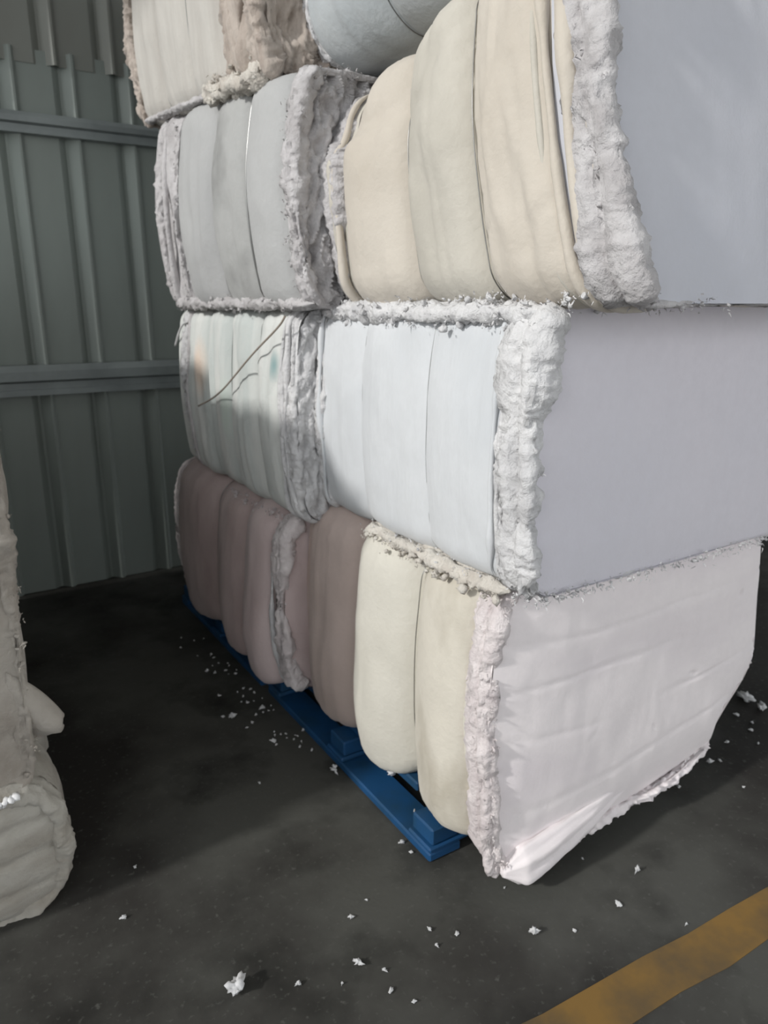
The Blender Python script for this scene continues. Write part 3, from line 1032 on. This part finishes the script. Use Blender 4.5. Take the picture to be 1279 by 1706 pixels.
# two bales added behind, out of the picture, to cast the aisle's shade
b = Bale('cotton_bale', 'unseen beige cotton bale, added second in the row to shade the aisle', -0.95, 0.10, 2.88, 3.42, 0.0, 1.74, r=0.06, seed=11, barrel=0.02)
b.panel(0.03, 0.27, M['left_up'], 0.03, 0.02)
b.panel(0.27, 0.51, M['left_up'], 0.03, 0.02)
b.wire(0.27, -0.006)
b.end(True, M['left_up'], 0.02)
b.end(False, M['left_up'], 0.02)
b = Bale('cotton_bale', 'unseen low beige cotton bale, added at the end of the row to shade the wall', -1.0, -0.05, 3.46, 4.06, 0.0, 1.0, r=0.06, seed=12, barrel=0.02)
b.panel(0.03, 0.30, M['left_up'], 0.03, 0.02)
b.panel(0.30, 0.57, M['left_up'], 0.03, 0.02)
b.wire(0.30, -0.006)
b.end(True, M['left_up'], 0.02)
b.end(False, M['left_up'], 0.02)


# ------------------------------------------------------------------ pallets
def make_pallet(label, x0, x1, y0, y1):
    root = thing('plastic_pallet', label, 'pallet', (x0, y0, 0), 'blue plastic pallets under the stack')
    W, D = x1 - x0, y1 - y0

    def part(name, *a, bev=0.005):
        v, f = box(*a, bevel=bev)
        return obj(name, v, f, M['pallet'], root, smooth=False)
    rw = 0.11
    # bottom runners: three along the aisle, three across
    for k in range(3):
        xx = k * (W - rw) / 2
        part('runner', xx, xx + rw, 0, D, 0.0, 0.028)
    for k in range(3):
        yy = k * (D - rw) / 2
        part('cross_runner', 0.0, W, yy, yy + rw, 0.0285, 0.045)
    for i in range(3):
        for j in range(3):
            xx, yy = i * (W - rw) / 2, j * (D - rw) / 2
            part('block', xx + 0.012, xx + rw - 0.006, yy + 0.006, yy + rw - 0.006, 0.0455, 0.098)
    ns = 7
    sw = D / ns
    for k in range(ns):
        part('deck_slat', 0.07, W, k * sw + 0.008, (k + 1) * sw - 0.008, 0.0985, 0.13)
    return root


make_pallet('blue plastic pallet under the ivory bale, its near corner showing', 1.02, 2.28, 1.388, 2.50)
make_pallet('blue plastic pallet in shade under the mauve bale', 1.015, 2.25, 2.56, 3.60)


# ------------------------------------------------------------------ lint on the floor
lint_me = []
for k in range(4):
    tv, tf = make_tuft(20 + k, 3, 1.1)
    tv = np.array(tv)
    # pull out a few wisps
    n_ = fbm(tv * 3.0, 2, 50 + k)
    tv = tv * (1 + 0.5 * np.maximum(0, n_))[:, None]
    tv[:, 2] -= tv[:, 2].min()
    tv[:, 2] *= 0.75
    tv[:, :2] /= np.abs(tv[:, :2]).max()
    me = bpy.data.meshes.new('cotton_tuft')
    me.from_pydata([tuple(q) for q in tv.tolist()], [], tf)
    me.polygons.foreach_set('use_smooth', [True] * len(me.polygons))
    me.materials.append(M['lint'])
    lint_me.append(me)
rl = random.Random(5)
LC = [0]


def lint(x, y, r, label, group=None, z=0.0):
    o = bpy.data.objects.new('cotton_tuft', lint_me[LC[0] % 4])
    LC[0] += 1
    C.objects.link(o)
    o.location = (x, y, z)
    o.rotation_euler = (0, 0, rl.uniform(0, 6.28))
    o.scale = (r, r * rl.uniform(0.6, 1.0), r * rl.uniform(0.5, 0.9))
    tag(o, label, 'lint', group)


_p = math.radians(15.7)
_A = math.radians(32.1)


def floor_at(px, py, z=0.0):
    """where on the floor something seen at this spot of the photograph lies"""
    a, b_ = (px - 639.5) / 1232.0, -(py - 853) / 1232.0
    X, Y, Z = a, math.cos(_p) + b_ * math.sin(_p), -math.sin(_p) + b_ * math.cos(_p)
    t = (z - 1.5) / Z
    X, Y = X * t, Y * t
    return X * math.cos(_A) + Y * math.sin(_A), -X * math.sin(_A) + Y * math.cos(_A), t


def lint_px(px, py, wpx, label, group=None, z=0.0):
    x, y, t = floor_at(px, py, z)
    lint(x, y, wpx * 0.5 * t / 1232.0, label, group, z)


lint_px(395, 1652, 46, 'largest white cotton tuft lying on the floor, lower left')
lint_px(890, 1557, 22, 'bright white cotton tuft on the floor left of the yellow line')
lint_px(1061, 1453, 17, 'round white cotton tuft on the floor to the right below the sagging wrap')
lint_px(1031, 1507, 15, 'narrow white cotton tuft on the floor just above the yellow line')
lint_px(655, 1292, 30, 'wide wispy cotton tuft lying on the side runner of the near pallet', z=0.0455)
lint_px(712, 1378, 24, 'white cotton tuft on the near corner of the blue pallet', z=0.0455)
lint_px(557, 1287, 22, 'white cotton tuft on the floor beside the long side of the near pallet')
lint_px(1240, 1166, 34, 'large pale cotton clump on the floor at the right edge behind the bale')
lint_px(1268, 1182, 30, 'second pale cotton clump at the right edge of the picture')
lint_px(597, 1608, 26, 'flat faint cotton tuft in the dark floor stain, lower middle')
lint_px(497, 1641, 15, 'small cotton tuft to the right of the largest one')
lint_px(205, 1530, 13, 'small cotton tuft alone on the lit floor at lower left')
lint_px(225, 1446, 8, 'tiny cotton speck on the shaded floor by the left-hand bales')
g = 'lint scraps on the open floor'
for px, py, s, where in ((585, 1530, 14, 'topmost scrap of the loose group in the lower middle of the floor'),
                         (640, 1618, 15, 'scrap just right of the flat faint tuft, lower middle'),
                         (650, 1652, 14, 'scrap directly below another near the bottom middle'),
                         (690, 1670, 11, 'lowest scrap near the bottom edge of the picture'),
                         (715, 1550, 12, 'upper one of two close scraps below the pallet corner'),
                         (727, 1577, 11, 'lower one of two close scraps below the pallet corner'),
                         (760, 1556, 11, 'scrap on the floor straight below the near bale corner'),
                         (957, 1552, 10, 'scrap between the bright tuft and the yellow line'),
                         (970, 1432, 7, 'tiny speck just below the slack sagging wrap'),
                         (1143, 1541, 10, 'scrap lying on the yellow painted line'),
                         (668, 1405, 13, 'upper one of two scraps left of the pallet corner'),
                         (685, 1421, 9, 'lower one of two scraps left of the pallet corner'),
                         (432, 1306, 7, 'lone speck at the edge of the shade in the aisle'),
                         (570, 1640, 8, 'tiny speck left of the flat faint tuft'),
                         (610, 1500, 6, 'tiny speck above the loose group in the lower middle'),
                         (840, 1480, 6, 'tiny speck on the floor under the near bale corner')):
    lint_px(px, py, s, 'white lint ' + where, g)
g = 'lint scraps beside the right end of the pallet'
for px, py, s in ((1182, 1272, 14), (1160, 1264, 12), (1198, 1268, 10), (1130, 1312, 10), (1102, 1308, 10), (1085, 1325, 9), (1250, 1217, 9), (1238, 1312, 7), (1210, 1238, 11), (1262, 1240, 7), (1226, 1192, 11), (1252, 1205, 8)):
    lint_px(px, py, s, 'small white lint scrap on the floor by the right end of the pallet', g)
g = 'lint scraps in the shaded aisle'
spots = [(388, 1197, 16), (437, 1181, 15), (455, 1236, 13), (372, 1195, 8), (420, 1205, 9), (505, 1218, 11), (520, 1250, 9), (365, 1160, 9), (345, 1120, 9), (352, 1092, 9), (500, 1245, 7), (412, 1172, 8)]
for k in range(60):
    t = rl.random()
    px = 310 + 200 * t + rl.gauss(0, 14)
    py = 1050 + 160 * t + rl.gauss(18, 26)
    X, Y, _ = floor_at(px, py)
    if X < 0.99:
        spots.append((px, py, rl.uniform(3.5, 7.5)))
for px, py, s in spots:
    lint_px(px, py, s, 'small white lint scrap in the dark aisle beside the mauve bale', g)
g = 'lint scraps on the pallet runners'
for px, py, s, where in ((735, 1352, 14, 'first from the left'), (762, 1350, 13, 'second from the left'), (778, 1352, 12, 'rightmost'), (690, 1352, 8, 'smallest, on the side runner')):
    lint_px(px, py, s, 'lint scrap on the near pallet end under the bale, ' + where, g, z=0.0455)
lint_px(640, 1340, 12, 'lint scrap on the floor touching the near pallet, closer to its corner')
lint_px(600, 1262, 8, 'tiny lint scrap against the near pallet, halfway along its long side')
